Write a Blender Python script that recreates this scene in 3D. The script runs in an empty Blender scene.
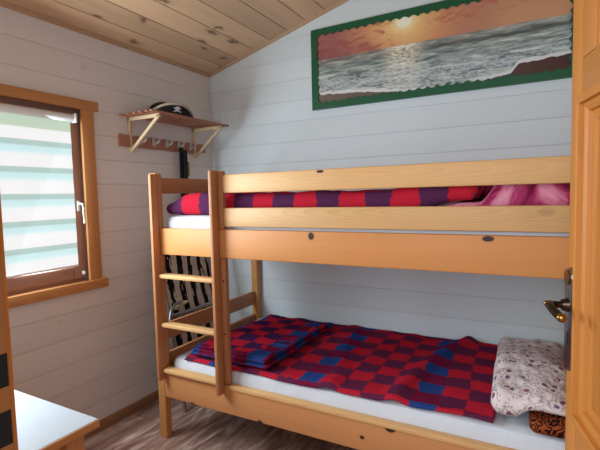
import bpy, bmesh, math, random
from mathutils import Vector, Matrix, noise as mnoise
random.seed(7)
S = bpy.context.scene
COL = S.collection
PI = math.pi

# ------------------------------------------------------------------ node helpers
class G:
    def __init__(s, name):
        s.m = bpy.data.materials.new(name); s.m.use_nodes = True
        s.t = s.m.node_tree; s.b = s.t.nodes['Principled BSDF']; s.out = s.t.nodes['Material Output']
    def n(s, ty, **kw):
        x = s.t.nodes.new(ty)
        for k, v in kw.items(): setattr(x, k, v)
        return x
    def put(s, sock, v):
        if isinstance(v, bpy.types.NodeSocket): s.t.links.new(v, sock)
        elif isinstance(v, (tuple, list)):
            if len(v) == 3 and len(sock.default_value) == 4: v = (*v, 1)
            sock.default_value = v
        else: sock.default_value = v
    def math(s, op, a, b=0.0, c=0.0, clamp=False):
        x = s.n('ShaderNodeMath', operation=op, use_clamp=clamp)
        s.put(x.inputs[0], a); s.put(x.inputs[1], b); s.put(x.inputs[2], c)
        return x.outputs[0]
    def vmath(s, op, a, b=(0, 0, 0)):
        x = s.n('ShaderNodeVectorMath', operation=op)
        s.put(x.inputs[0], a); s.put(x.inputs[1], b)
        return x.outputs[0]
    def mix(s, f, a, b, blend='MIX'):
        x = s.n('ShaderNodeMix', data_type='RGBA', blend_type=blend)
        s.put(x.inputs[0], f); s.put(x.inputs[6], a); s.put(x.inputs[7], b)
        return x.outputs[2]
    def ramp(s, f, stops, interp='LINEAR'):
        x = s.n('ShaderNodeValToRGB'); r = x.color_ramp; r.interpolation = interp
        while len(r.elements) < len(stops): r.elements.new(0.5)
        for e, (p, c) in zip(r.elements, stops):
            e.position = p; e.color = (*c, 1) if len(c) == 3 else c
        s.put(x.inputs[0], f); return x.outputs[0]
    def step(s, v, a, b):
        x = s.n('ShaderNodeMapRange', interpolation_type='SMOOTHSTEP')
        s.put(x.inputs[0], v); x.inputs[1].default_value = a; x.inputs[2].default_value = b
        return x.outputs[0]
    def noise(s, vec, scale, detail=2.0, rough=0.5, dist=0.0, col=False):
        x = s.n('ShaderNodeTexNoise')
        s.put(x.inputs['Vector'], vec); x.inputs['Scale'].default_value = scale
        x.inputs['Detail'].default_value = detail; x.inputs['Roughness'].default_value = rough
        x.inputs['Distortion'].default_value = dist
        return x.outputs[1 if col else 0]
    def obj(s): return s.n('ShaderNodeTexCoord').outputs['Object']
    def uv(s): return s.n('ShaderNodeTexCoord').outputs['UV']
    def rnd(s): return s.n('ShaderNodeObjectInfo').outputs['Random']
    def sep(s, v):
        x = s.n('ShaderNodeSeparateXYZ'); s.put(x.inputs[0], v); return x.outputs
    def comb(s, a, b, c):
        x = s.n('ShaderNodeCombineXYZ')
        for i, v in enumerate((a, b, c)): s.put(x.inputs[i], v)
        return x.outputs[0]
    def bump(s, h, strength=0.3, dist=0.01):
        x = s.n('ShaderNodeBump'); x.inputs['Strength'].default_value = strength
        x.inputs['Distance'].default_value = dist
        s.put(x.inputs['Height'], h); s.t.links.new(x.outputs[0], s.b.inputs['Normal'])
    def fin(s, col=None, rough=0.5, metal=0.0, spec=None):
        if col is not None: s.put(s.b.inputs['Base Color'], col)
        s.put(s.b.inputs['Roughness'], rough); s.b.inputs['Metallic'].default_value = metal
        if spec is not None: s.b.inputs['Specular IOR Level'].default_value = spec
        return s.m

def srgb(r, g, b):
    f = lambda c: (c / 255 / 12.92) if c / 255 <= .04045 else ((c / 255 + .055) / 1.055) ** 2.4
    return (f(r), f(g), f(b))
def mul(c, k): return tuple(min(1, x * k) for x in c)

def plain(name, col, rough=0.5, metal=0.0, spec=None, vary=0.06):
    g = G(name)
    nz = g.noise(g.obj(), 14, 3)
    c = g.mix(nz, mul(col, 1 - vary), mul(col, 1 + vary))
    return g.fin(c, rough, metal, spec)

def wood(name, base, axis, dark=0.72, light=1.12, rough=0.5, knots=.3, ring=.8, seed=0.0, spots=()):
    """pine: cathedral growth rings around a tilted pith, fine fibre and sparse knots"""
    g = G(name)
    o = g.obj(); r = g.rnd()
    off = g.comb(g.math('MULTIPLY', r, 31.0), g.math('MULTIPLY', r, 53.0), g.math('MULTIPLY_ADD', r, 77.0, seed))
    p = g.vmath('ADD', o, off)
    def stretch(k):
        sc = [1.0, 1.0, 1.0]; sc[axis] = k
        return g.vmath('MULTIPLY', p, tuple(sc))
    broad = g.noise(stretch(.09), 9, 3, .55)
    vo = g.n('ShaderNodeTexVoronoi'); g.put(vo.inputs['Vector'], stretch(.5)); vo.inputs['Scale'].default_value = 3.6
    vd = vo.outputs['Distance']; vc = vo.outputs['Color']
    sel = g.math('GREATER_THAN', g.sep(vc)[0], 0.55)
    halo = g.math('MULTIPLY', g.math('SUBTRACT', 1.0, g.step(vd, .05, .26)), sel)
    kn = g.math('MULTIPLY', g.math('SUBTRACT', 1.0, g.step(vd, .03, .07)), g.math('MULTIPLY', sel, .75 * knots))
    os_ = g.sep(o); al = os_[axis]; cr = [os_[i] for i in range(3) if i != axis]
    for (sa, sc_, ra, rc) in spots:      # knots seen on this very board: along, across, half sizes
        du = g.math('DIVIDE', g.math('SUBTRACT', al, sa), ra); dv = g.math('DIVIDE', g.math('SUBTRACT', cr[1], sc_), rc)
        dd = g.math('SQRT', g.math('ADD', g.math('MULTIPLY', du, du), g.math('MULTIPLY', dv, dv)))
        dd = g.math('MULTIPLY_ADD', g.math('SUBTRACT', g.noise(o, 40, 2), .5), .5, dd)
        kn = g.math('MAXIMUM', kn, g.math('MULTIPLY', g.math('SUBTRACT', 1.0, g.step(dd, .85, 1.25)), 1.0))
        halo = g.math('MAXIMUM', halo, g.math('SUBTRACT', 1.0, g.step(dd, .9, 3.2)))
    wob = g.math('MULTIPLY', g.math('SUBTRACT', g.noise(stretch(.16), 5, 2), .5), .055)
    tilt = g.math('MULTIPLY', g.math('SUBTRACT', r, .5), .16)
    c1 = g.math('ADD', g.math('MULTIPLY_ADD', al, tilt, cr[0]), g.math('MULTIPLY_ADD', g.math('FRACT', g.math('MULTIPLY', r, 17.3)), .05, .012))
    c2 = g.math('ADD', g.math('ADD', cr[1], wob), g.math('MULTIPLY', g.math('SUBTRACT', g.math('FRACT', g.math('MULTIPLY', r, 41.7)), .5), .05))
    c2 = g.math('MULTIPLY_ADD', halo, .018, c2)
    d2 = g.math('SQRT', g.math('ADD', g.math('MULTIPLY', c1, c1), g.math('MULTIPLY', c2, c2)))
    saw = g.math('FRACT', g.math('DIVIDE', d2, .0088))
    rings = g.math('POWER', saw, 2.2)
    fine = g.noise(stretch(.02), 240, 2, .6)
    v = g.math('MULTIPLY_ADD', rings, -0.30 * ring, g.math('MULTIPLY_ADD', broad, .70, .26))
    v = g.math('MULTIPLY_ADD', g.math('SUBTRACT', fine, .5), .3, v)
    d = mul(base, dark); d = (d[0], d[1] * .92, d[2] * .80)
    c = g.ramp(v, [(.10, d), (.5, base), (.92, mul(base, light))])
    c = g.mix(g.math('MULTIPLY', halo, .30 * knots), c, mul(d, .8))
    c = g.mix(kn, c, (.035, .012, .008))
    tone = g.math('MULTIPLY_ADD', r, .12, .94)
    c = g.mix(1.0, c, g.comb(tone, tone, tone), 'MULTIPLY')
    g.bump(g.math('ADD', fine, rings), .04, .002)
    return g.fin(c, rough, 0, .4)

# ------------------------------------------------------------------ materials
PALE = srgb(226, 178, 120); HONEY = srgb(214, 152, 90); ORANGE = srgb(200, 138, 78); BROWN = srgb(186, 126, 82)
M = {}
for i, ax in enumerate('xyz'):
    M['pale_' + ax] = wood('pine_pale_' + ax, PALE, i)
    M['honey_' + ax] = wood('pine_honey_' + ax, HONEY, i)
    M['brown_' + ax] = wood('pine_brown_' + ax, BROWN, i)
    M['door_' + ax] = wood('pine_door_' + ax, srgb(192, 124, 52), i, ring=.7, knots=.8)
    M['case_' + ax] = wood('casing_' + ax, srgb(196, 136, 82), i, ring=.6, knots=.4)
    M['mahog_' + ax] = wood('mahogany_' + ax, srgb(170, 130, 114), i, ring=.5, knots=0)
M['panel_x'] = wood('pine_panel_x', srgb(218, 148, 86), 0, ring=.35, knots=.25, spots=[(-.044, .052, .014, .017), (.685, .060, .020, .010)])
M['rail_x'] = wood('pine_rail_x', srgb(212, 146, 92), 0, ring=.5, knots=.25, spots=[(.319, .058, .022, .016), (.194, -.012, .010, .008), (-.785, -.072, .016, .006), (-.341, -.072, .014, .010)])
M['guard_x'] = wood('pine_guard_x', PALE, 0, ring=.8, knots=.15, spots=[(-.214, .036, .016, .006)])
M['jamb_z'] = wood('pine_jamb_z', srgb(150, 100, 62), 2, ring=.5, knots=.4)
M['rack_y'] = wood('rack_slat_wood', srgb(166, 112, 86), 1, ring=.5, knots=.3)
M['hook'] = plain('grey_hook', srgb(186, 178, 168), .4)
M['cream'] = plain('cream_wood', srgb(214, 190, 150), .5)
M['base_y'] = wood('baseboard_wood', srgb(150, 108, 80), 1, ring=.4, knots=0)
M['base_x'] = wood('baseboard_wood_x', srgb(150, 108, 80), 0, ring=.4, knots=0)

def wall_paint(name, col, axis):
    g = G(name); o = g.obj()
    sc = [1, 1, 6]; sc[axis] = .5
    nz = g.noise(g.vmath('MULTIPLY', o, tuple(sc)), 9, 4, .6)
    x = g.sep(o)[2]
    # each board a little different
    row = g.math('FLOOR', g.math('DIVIDE', g.math('SUBTRACT', x, .0285), .1437))
    wn = g.n('ShaderNodeTexWhiteNoise', noise_dimensions='1D'); g.put(wn.inputs['W'], row)
    c = g.mix(g.math('MULTIPLY_ADD', wn.outputs[0], .5, g.math('MULTIPLY', nz, .5)), mul(col, .93), mul(col, 1.04))
    fr = g.math('FRACT', g.math('DIVIDE', g.math('SUBTRACT', x, .0285), .1437))
    edge = g.math('MULTIPLY', g.math('GREATER_THAN', fr, .972), g.math('MULTIPLY_ADD', g.noise(o, 2.5, 2), .5, .02))
    c = g.mix(edge, c, mul(col, .35))
    sk = [1.0, 1.0, 1.0]; sk[axis] = .6
    vo = g.n('ShaderNodeTexVoronoi'); g.put(vo.inputs['Vector'], g.vmath('MULTIPLY', o, tuple(sk))); vo.inputs['Scale'].default_value = 3.2
    kn = g.math('MULTIPLY', g.math('SUBTRACT', 1.0, g.step(vo.outputs['Distance'], .02, .07)), .16)
    c = g.mix(kn, c, srgb(170, 140, 120))
    g.bump(nz, .06, .004)
    return g.fin(c, .48, 0, .4)
M['wall_back'] = wall_paint('white_boards_back', srgb(228, 239, 243), 0)
M['wall_side'] = wall_paint('white_boards_side', srgb(230, 224, 221), 1)

def ceiling_mat():
    g = G('ceiling_pine'); o = g.obj(); s = g.sep(o)
    row = g.math('FLOOR', g.math('DIVIDE', s[0], .150))
    wn = g.n('ShaderNodeTexWhiteNoise', noise_dimensions='1D'); g.put(wn.inputs['W'], row)
    p = g.vmath('ADD', o, g.comb(0.0, g.math('MULTIPLY', wn.outputs[0], 9.0), 0.0))
    fr = g.math('FRACT', g.math('DIVIDE', s[0], .150))
    q = g.vmath('MULTIPLY', p, (1, .06, 1))
    n1 = g.noise(q, 10, 3, .55)
    n2 = g.noise(g.vmath('MULTIPLY', p, (1, .03, 1)), 90, 2)
    base = srgb(222, 186, 150)
    v = g.math('ADD', g.math('MULTIPLY', n1, .7), g.math('MULTIPLY', n2, .35))
    c = g.ramp(v, [(.25, mul(base, .72)), (.55, base), (.85, mul(base, 1.12))])
    tone = g.math('MULTIPLY_ADD', wn.outputs[0], .26, .84)
    c = g.mix(1.0, c, g.comb(tone, g.math('MULTIPLY', tone, .985), g.math('MULTIPLY', tone, .96)), 'MULTIPLY')
    vo = g.n('ShaderNodeTexVoronoi'); vo.voronoi_dimensions = '2D'
    pw = g.vmath('ADD', p, g.vmath('MULTIPLY', g.vmath('SUBTRACT', g.noise(p, 16, 3, .6, col=True), (.5, .5, .5)), (.09, .12, 0)))
    g.put(vo.inputs['Vector'], g.vmath('MULTIPLY', pw, (1.0, .42, 1))); vo.inputs['Scale'].default_value = 6.0
    sel = g.math('GREATER_THAN', g.sep(vo.outputs['Color'])[0], .35)
    kn = g.math('MULTIPLY', g.math('SUBTRACT', 1.0, g.step(vo.outputs['Distance'], .03, .13)), g.math('MULTIPLY', sel, .75))
    ha = g.math('MULTIPLY', g.math('SUBTRACT', 1.0, g.step(vo.outputs['Distance'], .06, .26)), g.math('MULTIPLY', sel, .35))
    c = g.mix(ha, c, mul(base, .55)); c = g.mix(kn, c, srgb(92, 56, 34))
    ed = g.math('MULTIPLY', g.math('ADD', g.math('GREATER_THAN', fr, .968), g.math('LESS_THAN', fr, .012)), .4, clamp=True)
    c = g.mix(ed, c, srgb(104, 76, 50))
    return g.fin(c, .5, 0, .35)
M['ceiling'] = ceiling_mat()

def floor_mat():
    g = G('laminate_floor'); o = g.obj(); s = g.sep(o)
    row = g.math('FLOOR', g.math('DIVIDE', s[0], .19))
    wn = g.n('ShaderNodeTexWhiteNoise', noise_dimensions='1D'); g.put(wn.inputs['W'], row)
    yy = g.math('MULTIPLY_ADD', wn.outputs[0], 1.3, s[1])
    brd = g.math('FLOOR', g.math('DIVIDE', yy, 1.25))
    w2 = g.n('ShaderNodeTexWhiteNoise', noise_dimensions='2D'); g.put(w2.inputs['Vector'], g.comb(row, brd, 0.0))
    p = g.vmath('ADD', o, g.vmath('MULTIPLY', w2.outputs['Color'], (3, 5, 2)))
    n1 = g.noise(g.vmath('MULTIPLY', p, (1, .22, 1)), 13, 4, .6, 1.2)
    n2 = g.noise(g.vmath('MULTIPLY', p, (1, .05, 1)), 70, 3, .6)
    v = g.math('ADD', g.math('MULTIPLY', n1, .85), g.math('MULTIPLY', n2, .3))
    c = g.ramp(v, [(.36, srgb(92, 62, 54)), (.52, srgb(152, 116, 102)), (.62, srgb(182, 148, 132)), (.74, srgb(226, 206, 192))])
    tone = g.math('MULTIPLY_ADD', w2.outputs['Value'], .2, .88)
    c = g.mix(1.0, c, g.comb(tone, tone, tone), 'MULTIPLY')
    f1 = g.math('FRACT', g.math('DIVIDE', s[0], .19)); f2 = g.math('FRACT', g.math('DIVIDE', yy, 1.25))
    ed = g.math('ADD', g.math('LESS_THAN', f1, .015), g.math('LESS_THAN', f2, .003), clamp=True)
    c = g.mix(g.math('MULTIPLY', ed, .6), c, srgb(60, 42, 36))
    return g.fin(c, .32, 0, .5)
M['floor'] = floor_mat()

def check_mat(name, pitch, blue_mod, blue_at, odd=0.0, period=5.0, blue_rows=False, dim=1.0, FZ=.03, plumc=(112, 48, 78)):
    """woven fleece of red and plum squares with blue bands"""
    g = G(name); uv = g.uv()
    nz = g.noise(uv, 60, 2, .6, col=True)
    n2 = g.noise(uv, 17, 2, .5, col=True)
    j = g.vmath('ADD', g.vmath('MULTIPLY', g.vmath('SUBTRACT', nz, (.5, .5, .5)), (FZ, FZ, 0)), g.vmath('MULTIPLY', g.vmath('SUBTRACT', n2, (.5, .5, .5)), (FZ, FZ, 0)))
    s = g.sep(g.vmath('ADD', uv, j))
    ix = g.math('FLOOR', g.math('DIVIDE', s[0], pitch)); iy = g.math('FLOOR', g.math('DIVIDE', s[1], pitch))
    par = g.math('FLOORED_MODULO', g.math('ADD', g.math('ADD', ix, iy), odd), 2.0)
    par = g.math('GREATER_THAN', par, .5)
    bx = g.math('FLOORED_MODULO', ix, period)
    isb = g.math('LESS_THAN', g.math('ABSOLUTE', g.math('SUBTRACT', bx, blue_at)), .5)
    if blue_rows:
        isb = g.math('MAXIMUM', isb, g.math('LESS_THAN', s[1], -.915))
        isb = g.math('MAXIMUM', isb, g.math('GREATER_THAN', s[0], 1.055))
        isb = g.math('MULTIPLY', isb, g.math('GREATER_THAN', g.noise(uv, 8, 2), .42))
    fz = g.noise(uv, 240, 3, .7)
    red = mul(srgb(220, 44, 58), dim); plum = mul(srgb(*plumc), dim); blue = mul(srgb(36, 84, 156), dim); dred = mul(srgb(136, 34, 66), dim)
    a = g.mix(isb, red, dred); b = g.mix(isb, plum, blue)
    c = g.mix(par, a, b)
    c = g.mix(g.math('MULTIPLY', fz, .42), c, mul(srgb(70, 26, 60), dim))
    big = g.noise(uv, 9, 3)
    c = g.mix(g.math('MULTIPLY', big, .18), c, mul(srgb(54, 26, 60), dim))
    g.bump(fz, .35, .004)
    return g.fin(c, 1.0, 0, .0)
M['check_low'] = check_mat('check_blanket_lower', .107, 5, 2.0, period=5.0)
M['check_fold'] = check_mat('check_blanket_folded', .107, 5, 1.0, odd=1.0, period=4.0, blue_rows=True, FZ=.036, plumc=(74, 42, 84))
M['check_up'] = check_mat('check_blanket_upper', .116, 5, 99.0, dim=1.0, period=50.0, plumc=(94, 50, 84))

def floral():
    g = G('floral_cotton'); uv = g.uv()
    w = g.noise(uv, 30, 2, .5, col=True)
    p = g.vmath('ADD', uv, g.vmath('MULTIPLY', g.vmath('SUBTRACT', w, (.5, .5, .5)), (.035, .035, 0)))
    vo = g.n('ShaderNodeTexVoronoi'); vo.voronoi_dimensions = '2D'; g.put(vo.inputs['Vector'], p); vo.inputs['Scale'].default_value = 19
    d = vo.outputs['Distance']; cs = g.sep(vo.outputs['Color'])
    c = g.mix(g.noise(uv, 30, 3), srgb(226, 208, 206), srgb(244, 234, 232))
    ringf = g.math('SUBTRACT', 1.0, g.math('MULTIPLY', g.math('ABSOLUTE', g.math('SUBTRACT', d, .42)), 14.0), clamp=True)
    c = g.mix(g.math('MULTIPLY', ringf, .6), c, srgb(136, 100, 112))
    pet = g.math('MULTIPLY', g.math('SUBTRACT', 1.0, g.step(d, .12, .24)), g.math('GREATER_THAN', cs[0], .3))
    c = g.mix(pet, c, g.mix(cs[1], srgb(160, 84, 100), srgb(112, 94, 128)))
    vo2 = g.n('ShaderNodeTexVoronoi'); vo2.voronoi_dimensions = '2D'; g.put(vo2.inputs['Vector'], p); vo2.inputs['Scale'].default_value = 75
    lf = g.math('MULTIPLY', g.math('SUBTRACT', 1.0, g.step(vo2.outputs['Distance'], .15, .32)), g.math('GREATER_THAN', g.sep(vo2.outputs['Color'])[0], .6))
    c = g.mix(g.math('MULTIPLY', lf, .7), c, srgb(112, 98, 104))
    g.bump(g.noise(uv, 22, 3), .3, .01)
    return g.fin(c, .9, 0, .1)
M['floral'] = floral()

def curls():
    g = G('curled_print'); uv = g.uv()
    w = g.n('ShaderNodeTexWave', wave_type='BANDS'); g.put(w.inputs['Vector'], uv); w.inputs['Scale'].default_value = 14
    w.inputs['Distortion'].default_value = 14; w.inputs['Detail'].default_value = 1; w.inputs['Detail Scale'].default_value = 2.2
    c = g.ramp(w.outputs[1], [(.3, srgb(44, 20, 14)), (.45, srgb(60, 24, 14)), (.58, srgb(146, 70, 40)), (1, srgb(158, 78, 46))])
    return g.fin(c, .9, 0, .1)
M['curls'] = curls()

def pink():
    g = G('pink_cotton'); uv = g.uv()
    n = g.noise(g.vmath('MULTIPLY', uv, (1, 1.6, 1)), 9, 3, .6, 1.0)
    c = g.ramp(n, [(.32, srgb(120, 24, 62)), (.45, srgb(176, 60, 104)), (.55, srgb(218, 128, 156)), (.7, srgb(232, 170, 186))])
    return g.fin(c, .9, 0, .1)
M['pink'] = pink()

def sheet(name, col):
    g = G(name); n = g.noise(g.obj(), 7, 4, .6)
    g.bump(n, .35, .03)
    return g.fin(g.mix(n, mul(col, .94), col), .9, 0, .15)
M['sheet'] = sheet('white_sheet', srgb(226, 232, 240))

def bark_print():
    g = G('bar_print_canvas'); o = g.obj(); s = g.sep(o)
    j = g.noise(g.vmath('MULTIPLY', o, (1, 1, 1)), 13, 2)
    yy = g.math('ADD', s[1], g.math('MULTIPLY', j, .03))
    f = g.math('FRACT', g.math('DIVIDE', yy, .098))
    w = g.math('MULTIPLY', g.noise(g.vmath('MULTIPLY', o, (1, 6, 1)), 9, 2), 1.0)
    bar = g.math('LESS_THAN', f, w)
    gap = g.math('GREATER_THAN', g.noise(g.vmath('MULTIPLY', o, (0, 5, 1.3)), 7, 1), .40)
    k = g.math('MULTIPLY', bar, gap)
    tw = g.math('GREATER_THAN', g.noise(g.vmath('MULTIPLY', o, (1, 1, .6)), 30, 3), .62)
    c = g.mix(k, g.mix(g.noise(o, 8, 3), srgb(206, 194, 184), srgb(226, 214, 204)), srgb(22, 20, 26))
    c = g.mix(g.math('MULTIPLY', tw, .22), c, srgb(70, 62, 60))
    return g.fin(c, .85, 0, .2)
M['bars'] = bark_print()

M['white_top'] = plain('white_laminate', srgb(214, 230, 242), .55, vary=.01)
M['white_plastic'] = plain('white_plastic', srgb(236, 238, 238), .35, vary=.01)
M['black_cloth'] = plain('black_cloth', srgb(14, 13, 16), .8)
M['dark_hole'] = plain('dark_hollow', srgb(12, 9, 8), .9)
M['emblem'] = plain('white_print', srgb(214, 214, 220), .7)
M['trimcloth'] = plain('cream_braid', srgb(196, 184, 160), .8)
M['chrome'] = plain('polished_steel', srgb(150, 150, 152), .3, 1.0)
M['brass'] = plain('aged_brass', srgb(150, 118, 66), .24, 1.0)
M['dark_metal'] = plain('dark_bronze', srgb(70, 60, 48), .25, 1.0)
M['tube'] = plain('grey_tube', srgb(150, 152, 158), .3, .8)
M['yellow'] = plain('yellow_cloth', srgb(186, 176, 128), .8)
M['strike'] = plain('bronzed_strike', srgb(150, 104, 62), .4, .3)
M['mustard'] = plain('mustard_tag', srgb(140, 124, 52), .8)
M['green'] = plain('green_paint', srgb(18, 92, 58), .4)

def glassy():
    g = G('window_glass')
    g.b.inputs['Transmission Weight'].default_value = 1.0
    return g.fin((.9, .97, .95), .02)
M['glass'] = glassy()
def frosted():
    g = G('frosted_glass'); n = g.noise(g.obj(), 60, 3)
    g.b.inputs['Transmission Weight'].default_value = .55
    g.bump(n, .4, .003)
    return g.fin(g.mix(n, srgb(150, 156, 152), srgb(176, 180, 176)), .35)
M['frosted'] = frosted()

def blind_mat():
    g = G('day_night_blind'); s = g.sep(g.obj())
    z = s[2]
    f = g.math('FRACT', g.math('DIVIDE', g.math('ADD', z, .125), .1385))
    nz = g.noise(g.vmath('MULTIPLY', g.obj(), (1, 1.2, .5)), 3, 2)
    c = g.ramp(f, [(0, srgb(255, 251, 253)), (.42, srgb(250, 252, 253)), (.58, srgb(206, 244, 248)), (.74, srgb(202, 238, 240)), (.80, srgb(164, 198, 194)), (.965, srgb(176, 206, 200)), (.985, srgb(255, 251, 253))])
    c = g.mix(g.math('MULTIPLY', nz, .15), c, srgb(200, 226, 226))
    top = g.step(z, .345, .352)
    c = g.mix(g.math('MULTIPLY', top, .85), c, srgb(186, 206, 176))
    g.put(g.b.inputs['Emission Color'], c); g.b.inputs['Emission Strength'].default_value = .86  # emission paints the glow of daylight behind the fabric into the blind
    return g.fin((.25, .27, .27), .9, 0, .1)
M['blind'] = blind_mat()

def outdoors():
    g = G('garden_light'); n = g.noise(g.obj(), 3, 4)
    g.put(g.b.inputs['Base Color'], g.mix(n, srgb(90, 120, 70), srgb(150, 180, 120)))
    return g.fin(None, .9)

def seascape():
    g = G('sunset_print'); s = g.sep(g.obj())
    u = g.math('DIVIDE', s[0], 1.50); v = g.math('DIVIDE', s[2], .47)
    P = g.comb(s[0], s[2], 0.0)
    hz = .63
    # sky
    du = g.math('MULTIPLY', g.math('SUBTRACT', u, .405), 3.2); dv = g.math('SUBTRACT', v, .93)
    dist = g.math('SQRT', g.math('ADD', g.math('MULTIPLY', du, du), g.math('MULTIPLY', g.math('MULTIPLY', dv, dv), 1.6)))
    sky = g.ramp(dist, [(0.0, srgb(255, 246, 216)), (.09, srgb(255, 232, 172)), (.22, srgb(238, 194, 130)), (.5, srgb(214, 152, 108)), (.85, srgb(178, 116, 100)), (1, srgb(164, 106, 98))])
    right = g.step(u, .5, .85)
    low = g.math('SUBTRACT', 1.0, g.step(v, .66, .86))
    sky = g.mix(g.math('MULTIPLY', right, .65), sky, srgb(222, 170, 122))
    sky = g.mix(g.math('MULTIPLY', low, g.math('MULTIPLY', g.step(u, .33, .0), .0)), sky, srgb(140, 70, 60))
    cn = g.noise(g.vmath('MULTIPLY', P, (1, 2.6, 1)), 9, 5, .65, .6)
    cl = g.step(cn, .47, .60)
    diag = g.math('ADD', v, g.math('MULTIPLY', u, -.35))
    band = g.math('MULTIPLY', g.step(u, .45, .6), g.step(diag, .52, .58))
    lft = g.math('SUBTRACT', 1.0, g.step(u, .30, .42))
    clm = g.math('MULTIPLY', cl, g.math('MAXIMUM', lft, band))
    sky = g.mix(g.math('MULTIPLY', clm, .75), sky, g.mix(u, srgb(150, 70, 66), srgb(204, 116, 104)))
    ll = g.math('MULTIPLY', g.math('SUBTRACT', 1.0, g.step(u, .05, .36)), low)
    sky = g.mix(g.math('MULTIPLY', ll, .8), sky, srgb(150, 92, 88))
    # sun disc
    sd = g.math('SUBTRACT', 1.0, g.step(dist, .075, .12))
    sky = g.mix(sd, sky, srgb(255, 250, 226))
    # sea
    wv = g.noise(g.vmath('MULTIPLY', P, (1, 8, 1)), 5.5, 6, .66, .6)
    wf = g.noise(g.vmath('MULTIPLY', P, (1, 2.6, 1)), 34, 5, .72)
    dep = g.math('DIVIDE', v, hz)
    sea = g.ramp(wv, [(.34, srgb(74, 84, 86)), (.45, srgb(122, 136, 132)), (.55, srgb(164, 176, 168)), (.66, srgb(216, 220, 212))])
    far = g.step(dep, .72, 1.0)
    sea = g.mix(g.math('MULTIPLY', far, .5), sea, g.mix(u, srgb(128, 92, 86), srgb(140, 138, 122)))
    # dark swell line
    sw = g.math('ABSOLUTE', g.math('SUBTRACT', g.math('ADD', v, g.math('MULTIPLY', g.noise(g.vmath('MULTIPLY', P, (1, .3, 1)), 7, 3), .07)), .565))
    sea = g.mix(g.math('MULTIPLY', g.math('SUBTRACT', 1.0, g.step(sw, .008, .035)), g.math('MULTIPLY', g.step(u, .15, .5), .65)), sea, srgb(52, 54, 58))
    # glitter under the sun
    gu = g.math('ABSOLUTE', g.math('SUBTRACT', u, .40))
    gl = g.math('MULTIPLY', g.math('SUBTRACT', 1.0, g.step(gu, .02, .11)), g.step(wf, .34, .62))
    sea = g.mix(g.math('MULTIPLY', gl, g.math('MULTIPLY_ADD', dep, .7, .2)), sea, srgb(255, 246, 216))
    # foam near the shore
    fo = g.math('SUBTRACT', 1.0, g.step(v, .22, .46))
    fm = g.math('MULTIPLY', g.math('MULTIPLY', fo, g.step(wf, .42, .6)), .8)
    sea = g.mix(fm, sea, g.mix(u, srgb(214, 218, 220), srgb(196, 208, 214)))
    # sand along the bottom
    sl = g.ramp(u, [(0.0, (.15, .15, .15)), (.22, (.105,) * 3), (.42, (.02,) * 3), (.62, (.0,) * 3), (.80, (.07,) * 3), (.825, (.17,) * 3), (1, (.20,) * 3)])
    sl = g.math('ADD', g.sep(sl)[0], g.math('MULTIPLY', g.math('SUBTRACT', g.noise(P, 22, 3), .5), .05))
    sand = g.math('LESS_THAN', v, sl)
    lip = g.math('LESS_THAN', v, g.math('ADD', sl, .04))
    sea = g.mix(g.math('MULTIPLY', lip, .85), sea, srgb(226, 228, 226))
    sea = g.mix(sand, sea, g.mix(u, srgb(120, 104, 92), srgb(78, 50, 46)))
    isk = g.step(g.math('ADD', v, g.math('MULTIPLY', g.noise(P, 14, 2), .012)), hz, hz + .012)
    c = g.mix(isk, sea, sky)
    c = g.mix(1.0, c, (1.12, 1.12, 1.14, 1), 'MULTIPLY')
    return g.fin(c, .4, 0, .3)
M['seascape'] = seascape()

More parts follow.
